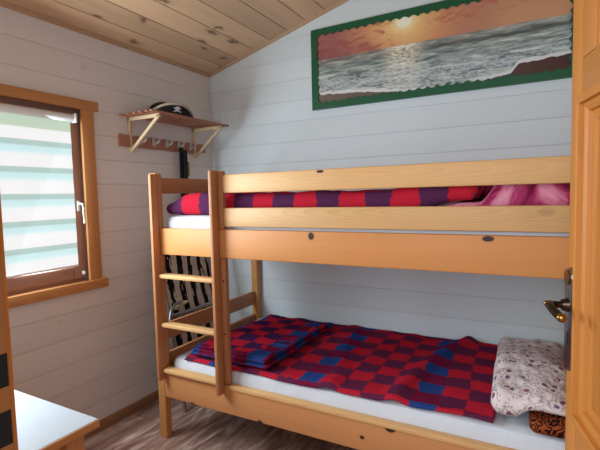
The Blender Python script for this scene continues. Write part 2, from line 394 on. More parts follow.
# ------------------------------------------------------------------ mesh helpers
class MB:
    def __init__(s): s.bm = bmesh.new(); s.uvl = None
    def _add(s, b2):
        me = bpy.data.meshes.new('tmp'); b2.to_mesh(me); b2.free(); s.bm.from_mesh(me); bpy.data.meshes.remove(me); return s
    def box(s, lo, hi, bev=.004, seg=2, mat=None):
        b = bmesh.new(); bmesh.ops.create_cube(b, size=1)
        lo = Vector(lo); hi = Vector(hi); d = hi - lo; c = (lo + hi) / 2
        for v in b.verts: v.co = Vector((v.co.x * d.x, v.co.y * d.y, v.co.z * d.z))
        bev = min(bev, .45 * min(d))
        if bev > 0: bmesh.ops.bevel(b, geom=b.edges[:], offset=bev, segments=seg, profile=.5, affect='EDGES')
        for v in b.verts:
            v.co = v.co + c
            if mat is not None: v.co = mat @ v.co
        bmesh.ops.recalc_face_normals(b, faces=b.faces[:])
        return s._add(b)
    def tube(s, pts, r, seg=10, cap=True):
        pts = [Vector(p) for p in pts]; b = bmesh.new(); rings = []
        rs = r if isinstance(r, (list, tuple)) else [r] * len(pts)
        up = Vector((0, 0, 1))
        t0 = (pts[1] - pts[0]).normalized()
        if abs(t0.dot(up)) > .95: up = Vector((1, 0, 0))
        for i, p in enumerate(pts):
            t = (pts[min(i + 1, len(pts) - 1)] - pts[max(i - 1, 0)]).normalized()
            a = t.cross(up).normalized(); up2 = a.cross(t).normalized()
            rings.append([b.verts.new(p + (a * math.cos(k * 2 * PI / seg) + up2 * math.sin(k * 2 * PI / seg)) * rs[i]) for k in range(seg)])
        for A, B in zip(rings, rings[1:]):
            for k in range(seg): b.faces.new((A[k], A[(k + 1) % seg], B[(k + 1) % seg], B[k]))
        if cap: b.faces.new(rings[0][::-1]); b.faces.new(rings[-1])
        bmesh.ops.recalc_face_normals(b, faces=b.faces[:])
        return s._add(b)
    def prism(s, poly, fn, d0, d1, bev=0):
        """poly in 2-D, fn(a,b,d)->3-D, extruded from d0 to d1"""
        b = bmesh.new()
        A = [b.verts.new(fn(x, y, d0)) for x, y in poly]; B = [b.verts.new(fn(x, y, d1)) for x, y in poly]
        n = len(poly); b.faces.new(A); b.faces.new(B[::-1])
        for i in range(n): b.faces.new((A[i], A[(i + 1) % n], B[(i + 1) % n], B[i]))
        if bev: bmesh.ops.bevel(b, geom=b.edges[:], offset=bev, segments=2, profile=.5, affect='EDGES')
        bmesh.ops.recalc_face_normals(b, faces=b.faces[:])
        return s._add(b)
    def grid(s, fn, nu, nv, uvfn=None, closed=False):
        b = bmesh.new(); uvl = b.loops.layers.uv.new('UVMap'); V = []
        for i in range(nu + 1): V.append([b.verts.new(fn(i / nu, j / nv)) for j in range(nv + 1)])
        for i in range(nu):
            for j in range(nv):
                f = b.faces.new((V[i][j], V[i + 1][j], V[i + 1][j + 1], V[i][j + 1]))
                if uvfn:
                    for l, (a, c) in zip(f.loops, ((i, j), (i + 1, j), (i + 1, j + 1), (i, j + 1))): l[uvl].uv = uvfn(a / nu, c / nv)
        return s._add(b)
    def slab(s, x0, x1, y0, y1, top, bot, r, nx, ny, rz=1.0):
        """soft cloth slab: rounded on every side; UVs run in metres over the edges"""
        ix0, ix1, iy0, iy1 = x0 + r, x1 - r, y0 + r, y1 - r
        def ext(t, a, b, n):
            e = PI * r * .98
            return a - e + t * (b - a + 2 * e)
        def fn(tu, tv):
            X = ext(tu, ix0, ix1, nx); Y = ext(tv, iy0, iy1, ny)
            cx = min(max(X, ix0), ix1); cy = min(max(Y, iy0), iy1)
            dx, dy = X - cx, Y - cy; d = math.hypot(dx, dy)
            t = min(d / r, PI)
            px, py = cx, cy
            if d > 1e-9:
                px += dx / d * r * math.sin(t); py += dy / d * r * math.sin(t)
            tz = top(px, py); bz = bot(px, py); h = max(tz - bz, .004)
            c = math.cos(t); c = math.copysign(abs(c) ** rz, c)
            return Vector((px, py, bz + h / 2 + h / 2 * c))
        def uvf(tu, tv): return (ext(tu, ix0, ix1, nx), ext(tv, iy0, iy1, ny))
        return s.grid(fn, nx, ny, uvf)
    def ell(s, c, rad, seg=20, rings=12, mat=None):
        b = bmesh.new(); bmesh.ops.create_uvsphere(b, u_segments=seg, v_segments=rings, radius=1)
        for v in b.verts:
            v.co = Vector((v.co.x * rad[0], v.co.y * rad[1], v.co.z * rad[2]))
            if mat is not None: v.co = mat @ v.co
            v.co += Vector(c)
        return s._add(b)
    def build(s, name, mat, root=None, smooth=False, org=None):
        """mesh coordinates are world coordinates; the origin goes to the root (or org)"""
        o = Vector(org) if org is not None else (Vector((0, 0, 0)))
        if root is not None and org is None:
            o = ORG[root.name]
        for v in s.bm.verts: v.co -= o
        me = bpy.data.meshes.new(name); s.bm.to_mesh(me); s.bm.free()
        ob = bpy.data.objects.new(name, me); COL.objects.link(ob)
        me.materials.append(mat)
        if smooth:
            for p in me.polygons: p.use_smooth = True
            try: me.set_sharp_from_angle(angle=math.radians(40))
            except Exception: pass
        if root is not None:
            ob.parent = root
            ob.location = o - ORG[root.name]
        else: ob.location = o
        ORG[ob.name] = o
        return ob
ORG = {}
def empty(name, loc, label=None, cat=None, group=None, kind=None):
    o = bpy.data.objects.new(name, None); COL.objects.link(o); o.location = loc; o.empty_display_size = .1
    ORG[o.name] = Vector(loc)
    return tag(o, label, cat, group, kind)
def tag(o, label=None, cat=None, group=None, kind=None):
    if label: o['label'] = label
    if cat: o['category'] = cat
    if group: o['group'] = group
    if kind: o['kind'] = kind
    return o
def bx(name, lo, hi, mat, root=None, bev=.004, org=None):
    if org is None: org = (Vector(lo) + Vector(hi)) / 2
    return MB().box(lo, hi, bev).build(name, mat, root, org=org, smooth=True)
def fbm(x, y, z=0.0, o=3): return mnoise.fractal(Vector((x, y, z)), 1.0, 2.0, o)

# ------------------------------------------------------------------ room shell
W_, FRONT, THK = 2.66, -2.42, .15
PITCH, ZOFF, GV, GD = .1437, .0285, .0065, .003
EAVE, SLOPE = 2.33, .268

def board_wall(name, fn, a0, a1, ztop, mat, hole=None, holes=None):
    """horizontal tongue-and-groove boards; fn(a, z, depth) -> point, depth is into the wall"""
    b = bmesh.new()
    prof = [(0.0, 0.0)]; z = ZOFF
    while z < ztop:
        prof += [(z - GV / 2, 0.0), (z, GD), (z + GV / 2, 0.0)]; z += PITCH
    prof.append((ztop, 0.0))
    if hole:
        for hz in (hole[2], hole[3]):
            for i in range(len(prof) - 1):
                if prof[i][0] < hz < prof[i + 1][0]:
                    t = (hz - prof[i][0]) / (prof[i + 1][0] - prof[i][0])
                    prof.insert(i + 1, (hz, prof[i][1] + t * (prof[i + 1][1] - prof[i][1]))); break
    for (z0, d0), (z1, d1) in zip(prof, prof[1:]):
        spans = [(a0, a1)]
        if hole and z0 >= hole[2] - 1e-6 and z1 <= hole[3] + 1e-6: spans = [(a0, hole[0]), (hole[1], a1)]
        for p, q in spans:
            if q - p > 1e-4: b.faces.new([b.verts.new(fn(*t)) for t in ((p, z0, d0), (q, z0, d0), (q, z1, d1), (p, z1, d1))])
    m = MB(); m._add(b)
    return m
WIN = (-2.02, -1.10, .895, 1.895)
wl = board_wall('wall_left', lambda a, z, d: Vector((-d, a, z)), FRONT - THK, .0, 2.36, None, hole=WIN)
# outer skin of the left wall
for y0, y1, z0, z1 in ((FRONT - THK, WIN[0], 0, 2.36), (WIN[1], 0, 0, 2.36), (WIN[0], WIN[1], 0, WIN[2]), (WIN[0], WIN[1], WIN[3], 2.36)):
    wl.box((-.16, y0, z0), (-.012, y1, z1), 0)
tag(wl.build('wall_left', M['wall_side']), kind='structure')
wb = board_wall('wall_back', lambda a, z, d: Vector((a, d, z)), 0, W_, 3.1, None); wb.box((-.16, .012, 0), (W_ + .1, .15, 3.1), 0)
tag(wb.build('wall_back', M['wall_back']), kind='structure')
wr = board_wall('wall_right', lambda a, z, d: Vector((W_ + d, a, z)), FRONT - THK, 0, 3.1, None); wr.box((W_ + .012, FRONT - THK, 0), (W_ + .1, 0, 3.1), 0)
tag(wr.build('wall_right', M['wall_side']), kind='structure')
JX0, JX1, DH = 1.666, 2.545, 2.03
wf = board_wall('wall_front', lambda a, z, d: Vector((a, FRONT - d, z)), 0, W_, 3.1, None, hole=(JX0 - .04, JX1 + .04, -.01, DH + .04))
for x0, x1, z0, z1 in ((0, JX0 - .04, 0, 3.1), (JX1 + .04, W_, 0, 3.1), (JX0 - .04, JX1 + .04, DH + .04, 3.1)):
    wf.box((x0, FRONT - THK, z0), (x1, FRONT - .012, z1), 0)
tag(wf.build('wall_front', M['wall_side']), kind='structure')
tag(bx('floor', (-.16, -4.6, -.06), (3.2, .15, 0), M['floor'], bev=0), kind='structure')

# sloped plank ceiling, boards run along y
b = bmesh.new(); cl = MB()
ca = math.atan(SLOPE); L = (W_ + .3) / math.cos(ca); bp = .150; n = int(L / bp) + 1
for i in range(n):
    p = [(i * bp, 0), (i * bp + .003, -.0), (i * bp + bp - .006, 0), (i * bp + bp - .003, .006), (i * bp + bp, 0)]
    pts = [(q[0], q[1]) for q in p]
    for (s0, h0), (s1, h1) in zip(pts, pts[1:]):
        f = lambda s_, h_, y: Vector((s_, y, h_))
        b.faces.new([b.verts.new(f(s0, h0, FRONT - THK)), b.verts.new(f(s0, h0, .0)), b.verts.new(f(s1, h1, .0)), b.verts.new(f(s1, h1, FRONT - THK))])
cl._add(b); cl.box((-.2, FRONT - THK, .02), (L, .15, .1), 0)
ce = cl.build('ceiling', M['ceiling']); ce.location = (0, 0, EAVE); ce.rotation_euler = (0, -ca, 0)
tag(ce, kind='structure')
# ceiling trims
M['trim_y'] = wood('trim_pine_y', srgb(186, 150, 116), 1, ring=.5, knots=.3); M['trim_x'] = wood('trim_pine_x', srgb(196, 162, 126), 0, ring=.5, knots=.3)
t1 = MB(); t1.prism([(0, 0), (.018, .005), (.016, -.010), (.009, -.018), (0, -.020)], lambda a, c, d: Vector((a, d, EAVE + c)), FRONT, -.0, 0)
tag(t1.build('trim_1', M['trim_y']), kind='structure')
t2 = MB(); t2.prism([(0, .0), (-.016, .0), (-.014, -.010), (-.008, -.018), (0, -.020)], lambda a, c, d: Vector((d, a, EAVE + SLOPE * d + c)), 0.02, W_, 0)
tag(t2.build('trim_2', M['trim_x']), kind='structure')
# baseboards
tag(MB().prism([(0, 0), (.016, 0), (.016, .04), (.008, .058), (0, .06)], lambda a, c, d: Vector((a, d, c)), FRONT, 0).build('baseboard_left', M['base_y'], smooth=True), kind='structure')
tag(MB().prism([(0, 0), (-.016, 0), (-.016, .04), (-.008, .058), (0, .06)], lambda a, c, d: Vector((d, a, c)), .016, W_ - .016).build('baseboard_back', M['base_x'], smooth=True), kind='structure')
tag(MB().prism([(W_, 0), (W_ - .016, 0), (W_ - .016, .04), (W_ - .008, .058), (W_, .06)], lambda a, c, d: Vector((a, d, c)), FRONT, 0).build('baseboard_right', M['base_y'], smooth=True), kind='structure')

# ------------------------------------------------------------------ window
wn = empty('window_1', (0, -1.56, .9), kind='structure')
cy0, cy1 = -2.062, -1.06
bx('casing', (0, cy1 - .078, .908), (.018, cy1, 1.882), M['case_z'], wn)
bx('casing', (0, cy0, .908), (.018, cy0 + .078, 1.882), M['case_z'], wn)
bx('casing', (0, cy0 - .033, 1.882), (.022, cy1 + .033, 1.936), M['case_y'], wn)
bx('window_sill', (-.06, cy0 + .08, .880), (.0, cy1 - .08, .906), M['case_y'], wn)
bx('window_sill', (0, cy0 - .033, .855), (.03, cy1 + .033, .908), M['case_y'], wn)
fy0, fy1, fz0, fz1 = WIN
fr = MB()
for lo, hi in (((-.11, fy0, fz0), (-.035, fy0 + .045, fz1)), ((-.11, fy1 - .045, fz0), (-.035, fy1, fz1)), ((-.11, fy0 + .045, fz1 - .045), (-.036, fy1 - .045, fz1)), ((-.11, fy0 + .045, fz0), (-.036, fy1 - .045, fz0 + .045))):
    fr.box(lo, hi, .005)
fr.build('window_frame', M['mahog_z'], wn, True)
sy0, sy1, sz0, sz1 = fy0 + .03, fy1 - .03, fz0 + .03, fz1 - .03
sa = MB()
for lo, hi in (((-.09, sy0, sz0), (-.022, sy0 + .075, sz1)), ((-.09, sy1 - .075, sz0), (-.022, sy1, sz1)), ((-.09, sy0 + .075, sz1 - .07), (-.0225, sy1 - .075, sz1)), ((-.09, sy0 + .075, sz0), (-.0225, sy1 - .075, sz0 + .07))):
    sa.box(lo, hi, .007)
sash = sa.build('sash', M['mahog_z'], wn, True)
bx('pane', (-.066, sy0 + .06, sz0 + .06), (-.060, sy1 - .06, sz1 - .06), M['glass'], sash, 0)
h = MB(); hy = sy1 - .032
h.box((-.022, hy - .009, 1.31), (-.014, hy + .009, 1.368), .003)
h.tube([(-.014, hy, 1.352), (.012, hy, 1.352), (.02, hy, 1.345), (.022, hy + .002, 1.32), (.02, hy + .004, 1.24)], [.006, .006, .007, .007, .005], 10)
h.build('handle', M['white_plastic'], sash, True)

# blind on the sash
rb = empty('roller_blind', (-.01, -1.56, 1.4), 'white and pale teal striped roller blind hanging over the window', 'blind')
by0, by1 = sy0 + .03, sy1 - .058
m = MB(); m.tube([(.004, by0, 1.825), (.004, by1 + .012, 1.825)], .021, 16); m.box((-.022, by0, 1.815), (.004, by1 + .006, 1.848), .004)
ca_ = m.build('cassette', M['white_plastic'], rb, True)
MB().box((-.02, by1 + .004, 1.800), (.03, by1 + .018, 1.852), .005).build('end_cap', M['white_plastic'], rb, True)
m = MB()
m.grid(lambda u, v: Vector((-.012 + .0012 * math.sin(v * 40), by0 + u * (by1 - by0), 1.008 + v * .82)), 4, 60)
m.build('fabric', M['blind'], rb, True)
m = MB(); m.box((-.018, by0, .998), (-.006, by1, 1.010), .004); m.build('bottom_bar', M['white_plastic'], rb, True)
m = MB(); m.box((-.022, hy - .0, .955 - .01), (-.006, hy + .014, .965), .003); m.build('cord_clip', M['white_plastic'], rb, True)

# ------------------------------------------------------------------ bunk bed
YF = -1.01
bed = empty('bunk_bed', (1.42, -.51, 0), 'pine wooden bunk bed with ladder standing against the white board wall', 'bunk bed')
XL0, XL1, XR0, XR1 = .382, .434, 2.41, 2.462
for x0, x1 in ((XL0, XL1), (XR0, XR1)):
    for y0, y1 in ((YF, YF + .045), (-.062, -.017)):
        bx('post', (x0, y0, 0), (x1, y1, 1.51), M['honey_z'], bed, .005)
# rails
bx('side_panel', (.453, YF, 1.063), (XR0, YF + .028, 1.208), M['panel_x'], bed, .006)
bx('side_panel', (XL1, -.047, 1.063), (XR0, -.019, 1.208), M['honey_x'], bed, .006)
bx('side_rail', (XL1, YF, .249), (XR0, YF + .03, .402), M['rail_x'], bed, .008)
bx('rail_highlight_strip', (.896, YF - .006, .384), (XR0, YF + .032, .406), M['pale_x'], bed, .004)  # pale strip added to imitate the highlight along the rail's rounded top edge
bx('side_rail', (XL1, -.049, .249), (XR0, -.019, .402), M['honey_x'], bed, .008)
RX0, RX1, GX = .848, .868, .896
bx('guard_rail', (GX, YF, 1.39), (XR0, YF + .026, 1.482), M['guard_x'], bed, .007)
bx('guard_rail', (GX, YF, 1.222), (XR0, YF + .026, 1.316), M['pale_x'], bed, .007)
for x0, x1 in ((XL0 + .006, XL0 + .032), (XR1 - .032, XR1 - .006)):
    for z0, z1 in ((1.398, 1.487), (1.063, 1.208), (.56, .655), (.38, .482)):
        bx('end_board', (x0, YF + .045, z0), (x1, -.062, z1), M['brown_y'], bed, .005)
LF = -1.06
m = MB(); m.box((.433, LF, .36), (.453, YF - .0005, 1.503), .005)
m.box((.4345, YF, .403), (.453, YF + .030, 1.062), .003); m.box((.4345, YF, 1.209), (.453, YF + .030, 1.500), .003); m.build('ladder_rail', M['brown_z'], bed, True, org=(.443, LF, .9))
m = MB(); m.box((RX0, LF, .36), (RX1, YF - .0005, 1.503), .005)
lr = m.build('ladder_rail', M['brown_z'], bed, True, org=(.858, LF, .9))
m = MB(); m.box((RX0 + .002, YF, .407), (GX, YF + .030, 1.062), .005); m.box((RX0 + .002, YF, 1.209), (GX, YF + .030, 1.500), .005)
m.build('ladder_post', M['brown_z'], bed, True, org=(.872, YF, .9))
for z in (.945, .672):
    m = MB(); m.tube([(.884, YF + .002, z), (.884, YF - .0025, z)], .0045, 10); m.build('screw', M['dark_metal'], bed, True)
for z in (.957, .684, .424):
    bx('rung', (.453, -1.036, z - .024), (RX0, -.982, z), M['pale_x'], bed, .008)
for z0 in (.30, 1.10):
    m = MB()
    for i in range(14):
        x = .46 + i * .143; m.box((x, -.955, z0), (x + .07, -.06, z0 + .018), .003)
    m.build('slat_base', M['pale_y'], bed, True)

# mattresses
tag(MB().slab(.456, 2.404, -.976, -.055, lambda x, y: .470 + .004 * fbm(x * 3, y * 3), lambda x, y: .319, .035, 90, 50, .5).build('mattress', M['sheet'], smooth=True, org=(1.42, -.51, .319)),
    'white sheeted mattress on the lower bunk', 'mattress')
tag(MB().slab(.456, 2.404, -.976, -.055, lambda x, y: 1.275 + .003 * fbm(x * 3, y * 3, 4), lambda x, y: 1.119, .035, 90, 50, .5).build('mattress', M['sheet'], smooth=True, org=(1.42, -.51, 1.119)),
    'white sheeted mattress on the upper bunk', 'mattress')

# lower blanket, lying flat
def ridge(x, y):
    # soft fold that runs from the wall side down to the front
    t = (y + .97) / .92
    xc = 1.74 + .20 * t - .05 * math.sin(t * 3)
    d = (x - xc)
    r = .034 * math.exp(-(d / .045) ** 2) * (.55 + .45 * t)
    return r + (.004 / (1 + math.exp(-d / .03)))
def low_top(x, y):
    z = .487 + ridge(x, y) + .005 * fbm(x * 4, y * 4, 1)
    z += .010 * math.exp(-((x - 1.33 + .25 * (y + .5)) / .05) ** 2)
    z += .006 * math.exp(-((x - 1.52 - .2 * (y + .5)) / .04) ** 2)
    return z
def low_edge(tu):
    # front edge wanders
    return -.970 + .007 * math.sin(tu * 9) + .004 * math.sin(tu * 21 + 1)
def low_fn(tu, tv):
    x = .56 + tu * (2.112 - .56); yb = -.06; ye = max(-.977, low_edge(tu) - .010 * (1 - tu))
    y = yb + tv * (ye - yb)
    x += (.022 * math.sin((tv - .5) * PI) + .003 * math.sin(tv * 9)) * max(0, tu - .3) / .7
    z = low_top(x, y)
    if y < -.95: z -= min(.012, (-.95 - y) * .45)
    return Vector((x, y, z))
def low_uv(tu, tv): return (2.125 - (.56 + tu * 1.565), .06 + tv * .93)
m = MB(); m.grid(low_fn, 150, 90, low_uv)
bl = m.build('checkered_blanket', M['check_low'], smooth=True, org=(1.35, -.5, .48))
md = bl.modifiers.new('thick', 'SOLIDIFY'); md.thickness = .006; md.offset = 1
tag(bl, 'red, plum and blue checkered blanket spread flat over the lower bunk', 'blanket')

# folded blanket at the left end of the lower bunk: three soft layers
m = MB()
for k, (x0, x1, y0, y1) in enumerate(((.585, 1.095, -.955, -.12), (.590, 1.075, -.945, -.135), (.605, 1.085, -.935, -.15))):
    def ht(y, k=k): return .021 - .011 * (y + .95) / .8
    def base(x, y, k=k): return .498 + k * (.018 - .010 * (y + .95) / .8) + .005 * fbm(x * 5, y * 5, 2)
    m.slab(x0, x1, y0, y1, lambda x, y, k=k: base(x, y) + ht(y) * .98 + .012 * fbm(x * 5, y * 5, k + 3), base, .013, 64, 90)
fb = m.build('folded_blanket', M['check_fold'], smooth=True, org=(.84, -.54, .5))
tag(fb, 'folded red and blue checkered blanket stacked at the left end of the lower bunk', 'blanket')

# floral pillow, its front half folded over
def pil_top(x, y):
    z = .528 + .030 * math.sin(min(1, max(0, (x - 2.10) / .32)) * PI) ** .5
    z += .052 * math.exp(-((y + .64) / .26) ** 2)
    # flap: raised inside a triangle whose tip points to the wall
    lx, ly = x - 2.235, y + .42
    flap = 1 / (1 + math.exp((ly + abs(lx) * 1.5) / .007))
    z += .028 * flap + .014 * fbm(x * 8, y * 6, 5) + .006 * fbm(x * 22, y * 18, 8)
    return z
def pil_bot(x, y):
    return .500 + .044 / (1 + math.exp(-(x - 2.235) / .012)) / (1 + math.exp((y + .55) / .02))
m = MB(); m.slab(2.122, 2.402, -.955, -.06, pil_top, pil_bot, .042, 90, 130)
for v in m.bm.verts: v.co.x -= .034 * (v.co.y + .955) / .9 * (2.402 - v.co.x) / .28
tag(m.build('floral_pillow', M['floral'], smooth=True, org=(2.25, -.5, .5)), 'crumpled white floral pillow at the right end of the lower bunk', 'pillow')
m = MB(); m.slab(2.255, 2.403, -.99, -.60, lambda x, y: .532 - .01 * fbm(x * 9, y * 9), lambda x, y: .478, .03, 40, 50)
tag(m.build('patterned_cushion', M['curls'], smooth=True, org=(2.33, -.8, .478)), 'flat orange cushion with dark curling pattern tucked under the floral pillow', 'cushion')

# upper blanket, bunched on the mattress
def sm(a, b, x):
    t = min(1, max(0, (x - a) / (b - a))); return t * t * (3 - 2 * t)
def up_bot(x, y): return 1.281 + .055 * sm(1.78, 2.03, x + .12 * (y + .96))
def up_top(x, y):
    z = 1.338 + .046 * sm(.45, .60, x) + .010 * fbm(x * 4, y * 4, 9) + .022 * sm(1.6, 1.95, x)
    return z + .010 * math.exp(-((x - .72) / .12) ** 2)
m = MB(); m.slab(.446, 2.075, -.965, -.08, up_top, up_bot, .030, 150, 80)
tag(m.build('checkered_blanket', M['check_up'], smooth=True, org=(1.26, -.52, 1.28)), 'thick red and purple checkered blanket on the upper bunk behind the guard rails', 'blanket')
def pk_top(x, y):
    lo = up_bot(x, y) - .008
    hi = 1.385 + .045 * sm(2.05, 2.3, x) + .010 * fbm(x * 7, y * 5, 2)
    k = sm(2.078, 2.14, x)
    return max(1.284, lo * (1 - k) + hi * k)
m = MB(); m.slab(1.93, 2.402, -.962, -.12, pk_top, lambda x, y: 1.281, .03, 90, 60)
tag(m.build('pink_pillow', M['pink'], smooth=True, org=(2.22, -.5, 1.28)), 'crumpled pink and magenta pillow at the right end of the upper bunk', 'pillow')

# ------------------------------------------------------------------ picture
PX0, PX1, PZ0, PZ1 = .908, 2.462, 1.951, 2.482
pic = empty('framed_picture', (PX0, -.012, PZ0), 'long sunset beach picture in a scalloped green frame on the back wall', 'picture')
bxp = MB(); bxp.box((PX0 + .012, -.012, PZ0 + .012), (PX1 - .012, -.004, PZ1 - .012), 0)
pr = bxp.build('print', M['seascape'], pic, org=(PX0 + .027, -.012, PZ0 + .03))
b = bmesh.new()
def frame_loop():
    inner, outer = [], []
    ix0, ix1, iz0, iz1 = PX0 + .050, PX1 - .050, PZ0 + .052, PZ1 - .048
    def side(p, q, nrm, cnt):
        N = cnt * 6
        for i in range(N):
            t = i / N; s_ = (abs(math.sin(t * cnt * PI)) - .3 + .6 * mnoise.noise(Vector((p[0] * 3 + q[0] * 3 + t * 9, p[1] + t * 4, 0)))) * .013
            inner.append((p[0] + (q[0] - p[0]) * t - nrm[0] * s_, p[1] + (q[1] - p[1]) * t - nrm[1] * s_))
    nx, nz = 26, 9
    side((ix0, iz0), (ix1, iz0), (0, 1), nx); side((ix1, iz0), (ix1, iz1), (-1, 0), nz)
    side((ix1, iz1), (ix0, iz1), (0, -1), nx); side((ix0, iz1), (ix0, iz0), (1, 0), nz)
    N1, N2 = nx * 6, nz * 6
    def line(p, q, N):
        for i in range(N): t = i / N; outer.append((p[0] + (q[0] - p[0]) * t, p[1] + (q[1] - p[1]) * t))
    line((PX0, PZ0), (PX1, PZ0), N1); line((PX1, PZ0), (PX1, PZ1), N2); line((PX1, PZ1), (PX0, PZ1), N1); line((PX0, PZ1), (PX0, PZ0), N2)
    return inner, outer
I, O = frame_loop(); n = len(I)
iv = [b.verts.new((x, -.022, z)) for x, z in I]; ov = [b.verts.new((x, -.022, z)) for x, z in O]
ib = [b.verts.new((x, -.0125, z)) for x, z in I]; ob_ = [b.verts.new((x, -.001, z)) for x, z in O]
for i in range(n):
    j = (i + 1) % n
    b.faces.new((iv[i], iv[j], ov[j], ov[i])); b.faces.new((iv[i], ib[i], ib[j], iv[j])); b.faces.new((ov[i], ov[j], ob_[j], ob_[i]))
bmesh.ops.recalc_face_normals(b, faces=b.faces[:])
m = MB(); m._add(b); m.build('frame', M['green'], pic)

# ------------------------------------------------------------------ shelf, pegs, hat, strap
sh = empty('wall_shelf', (0, -.5, 1.68), 'slatted brown wall shelf on cream wooden brackets above the coat hooks', 'shelf')
for i, x in enumerate((.025, .078, .131, .184, .237, .276)):
    bx('slat', (x - .012, -.885 + (.01 if i else 0), 1.884), (x + .012, -.145, 1.896), M['rack_y'], sh, .004)
for y in (-.80, -.215):
    m = MB(); m.box((0, y - .009, 1.862), (.272, y + .009, 1.884), .003); m.box((0, y - .009, 1.665), (.016, y + .009, 1.884), .003)
    # diagonal brace
    d = Vector((.262, 0, .205)); ln = d.length; ang = math.atan2(.205, .262)
    R_ = Matrix.Translation((.008, y, 1.668)) @ Matrix.Rotation(-ang, 4, 'Y')
    m.box((0, -.009, -.010), (ln, .009, .010), .003, mat=R_)
    m.build('bracket', M['cream'], sh, True)
pg = empty('peg_rail', (0, -.5, 1.70), 'brown wooden coat rail with five pale hooks below the wall shelf', 'coat rack')
poly = [(-.885, 1.702), (-.125, 1.702), (-.125, 1.775)]
hooks = (-.726, -.617, -.501, -.385, -.268)
def peg_poly():
    p = [(-.885, 1.700), (-.235, 1.700)]
    p += [(-.10, 1.715), (-.10, 1.765), (-.14, 1.778)]
    N = 60
    for i in range(N + 1):
        y = -.20 - i / N * .58
        p.append((y, 1.766 + .012 * abs(math.sin((y + .56) / .1155 * PI))))
    p.append((-.885, 1.776)); return p
m = MB(); m.prism(peg_poly(), lambda a, c, d: Vector((d, a, c)), .0005, .0155)
m.build('board', M['rack_y'], pg)
for y in hooks:
    m = MB(); m.box((.0158, y - .013, 1.722), (.024, y + .013, 1.776), .003)
    m.tube([(.022, y, 1.745), (.05, y, 1.738), (.062, y, 1.745), (.066, y, 1.758)], [.007, .007, .007, .008], 8)
    m.build('hook', M['hook'], pg, True)

# pirate style hat lying on the shelf
HC = Vector((.165, -.590, 1.8965)); F = Vector((.80, -.60, 0)); Sd = Vector((.60, .80, 0)); U = Vector((0, 0, 1))
hat = empty('tricorn_hat', HC, 'black tricorn hat with cream braid and white emblem lying on the wall shelf', 'hat')
m = MB(); Rm = Matrix((( F.x, Sd.x, 0, 0), (F.y, Sd.y, 0, 0), (0, 0, 1, 0), (0, 0, 0, 1)))
b = bmesh.new(); bmesh.ops.create_uvsphere(b, u_segments=28, v_segments=16, radius=1)
for v in b.verts:
    z = max(v.co.z, 0) ** .75 if v.co.z > 0 else 0
    p = Rm @ Vector((v.co.x * .08 - .035, v.co.y * .10 - .050, z * .102)); v.co = p + HC + Vector((0, 0, .003))
m._add(b); m.build('crown', M['black_cloth'], hat, True)
def brim(a, t):
    """a -1..1 across, t 0..1 up"""
    y = a * .142; prof = (max(0, 1 - abs(a) ** 2.6)) ** .8
    hh = .010 + .050 * prof
    back = .105 - .135 * a * a
    z = .004 + t * hh
    return HC + F * (back + .030 * t * prof) + Sd * y + U * z
m = MB()
m.grid(lambda u, v: brim(u * 2 - 1, v), 40, 8)
m.grid(lambda u, v: brim(u * 2 - 1, v) - F * .006 , 40, 8)
# back flap of the brim and base disc
m.grid(lambda u, v: HC + Rm @ Vector((.0 - .10 * math.sin(u * PI) - .012 * v + .0, -.138 * math.cos(u * PI), .004 + v * .045 * math.sin(u * PI))), 30, 5)
m.prism([(.103 * math.cos(k * PI / 24) if math.cos(k * PI / 24) > 0 else .10 * math.cos(k * PI / 24), .130 * math.sin(k * PI / 24)) for k in range(48)], lambda a, c, d: HC + F * (a * .9) + Sd * c + U * d, .0005, .005)
m.build('brim', M['black_cloth'], hat, True)
m = MB(); m.tube([brim(-1 + 2 * i / 40, 1.0) + F * .001 for i in range(41)], .0085, 8); m.build('braid', M['trimcloth'], hat, True)
m = MB()   # skull over crossed bones, flat white print
for (a, t, ra, rt) in ((.12, .58, .016, .013), (.12, .38, .010, .008)):
    c = brim(a, t) + F * .004
    m.ell(c, (.004, ra, rt), 16, 10, Rm)
for s_ in (-1, 1):
    m.tube([brim(.12 - .17 * s_, .24) + F * .004, brim(.12 + .16 * s_, .62) + F * .005], .0035, 6)
m.build('emblem', M['emblem'], hat, True)

st = empty('hanging_strap', (.05, -.385, 1.2), 'black strap with two tails hanging from the fourth coat hook', 'strap')
def ribbon(m, path, w):
    m.grid(lambda u, v: Vector((path(v)[0] + .006 * math.cos(u * PI), path(v)[1] + (u - .5) * w, path(v)[2])), 6, 20)
    m.grid(lambda u, v: Vector((path(v)[0] - .006 * math.cos(u * PI) - .006, path(v)[1] + (u - .5) * w, path(v)[2])), 6, 20)
m = MB(); m.box((.032, -.408, 1.16), (.048, -.374, 1.7305), .007)
m.build('tail', M['black_cloth'], st, True)
m = MB(); m.box((.049, -.385, 1.18), (.064, -.350, 1.715), .007, mat=None); m.build('tail', M['black_cloth'], st, True)
bx('tag', (.050, -.349, 1.53), (.062, -.332, 1.63), M['mustard'], st, .004)

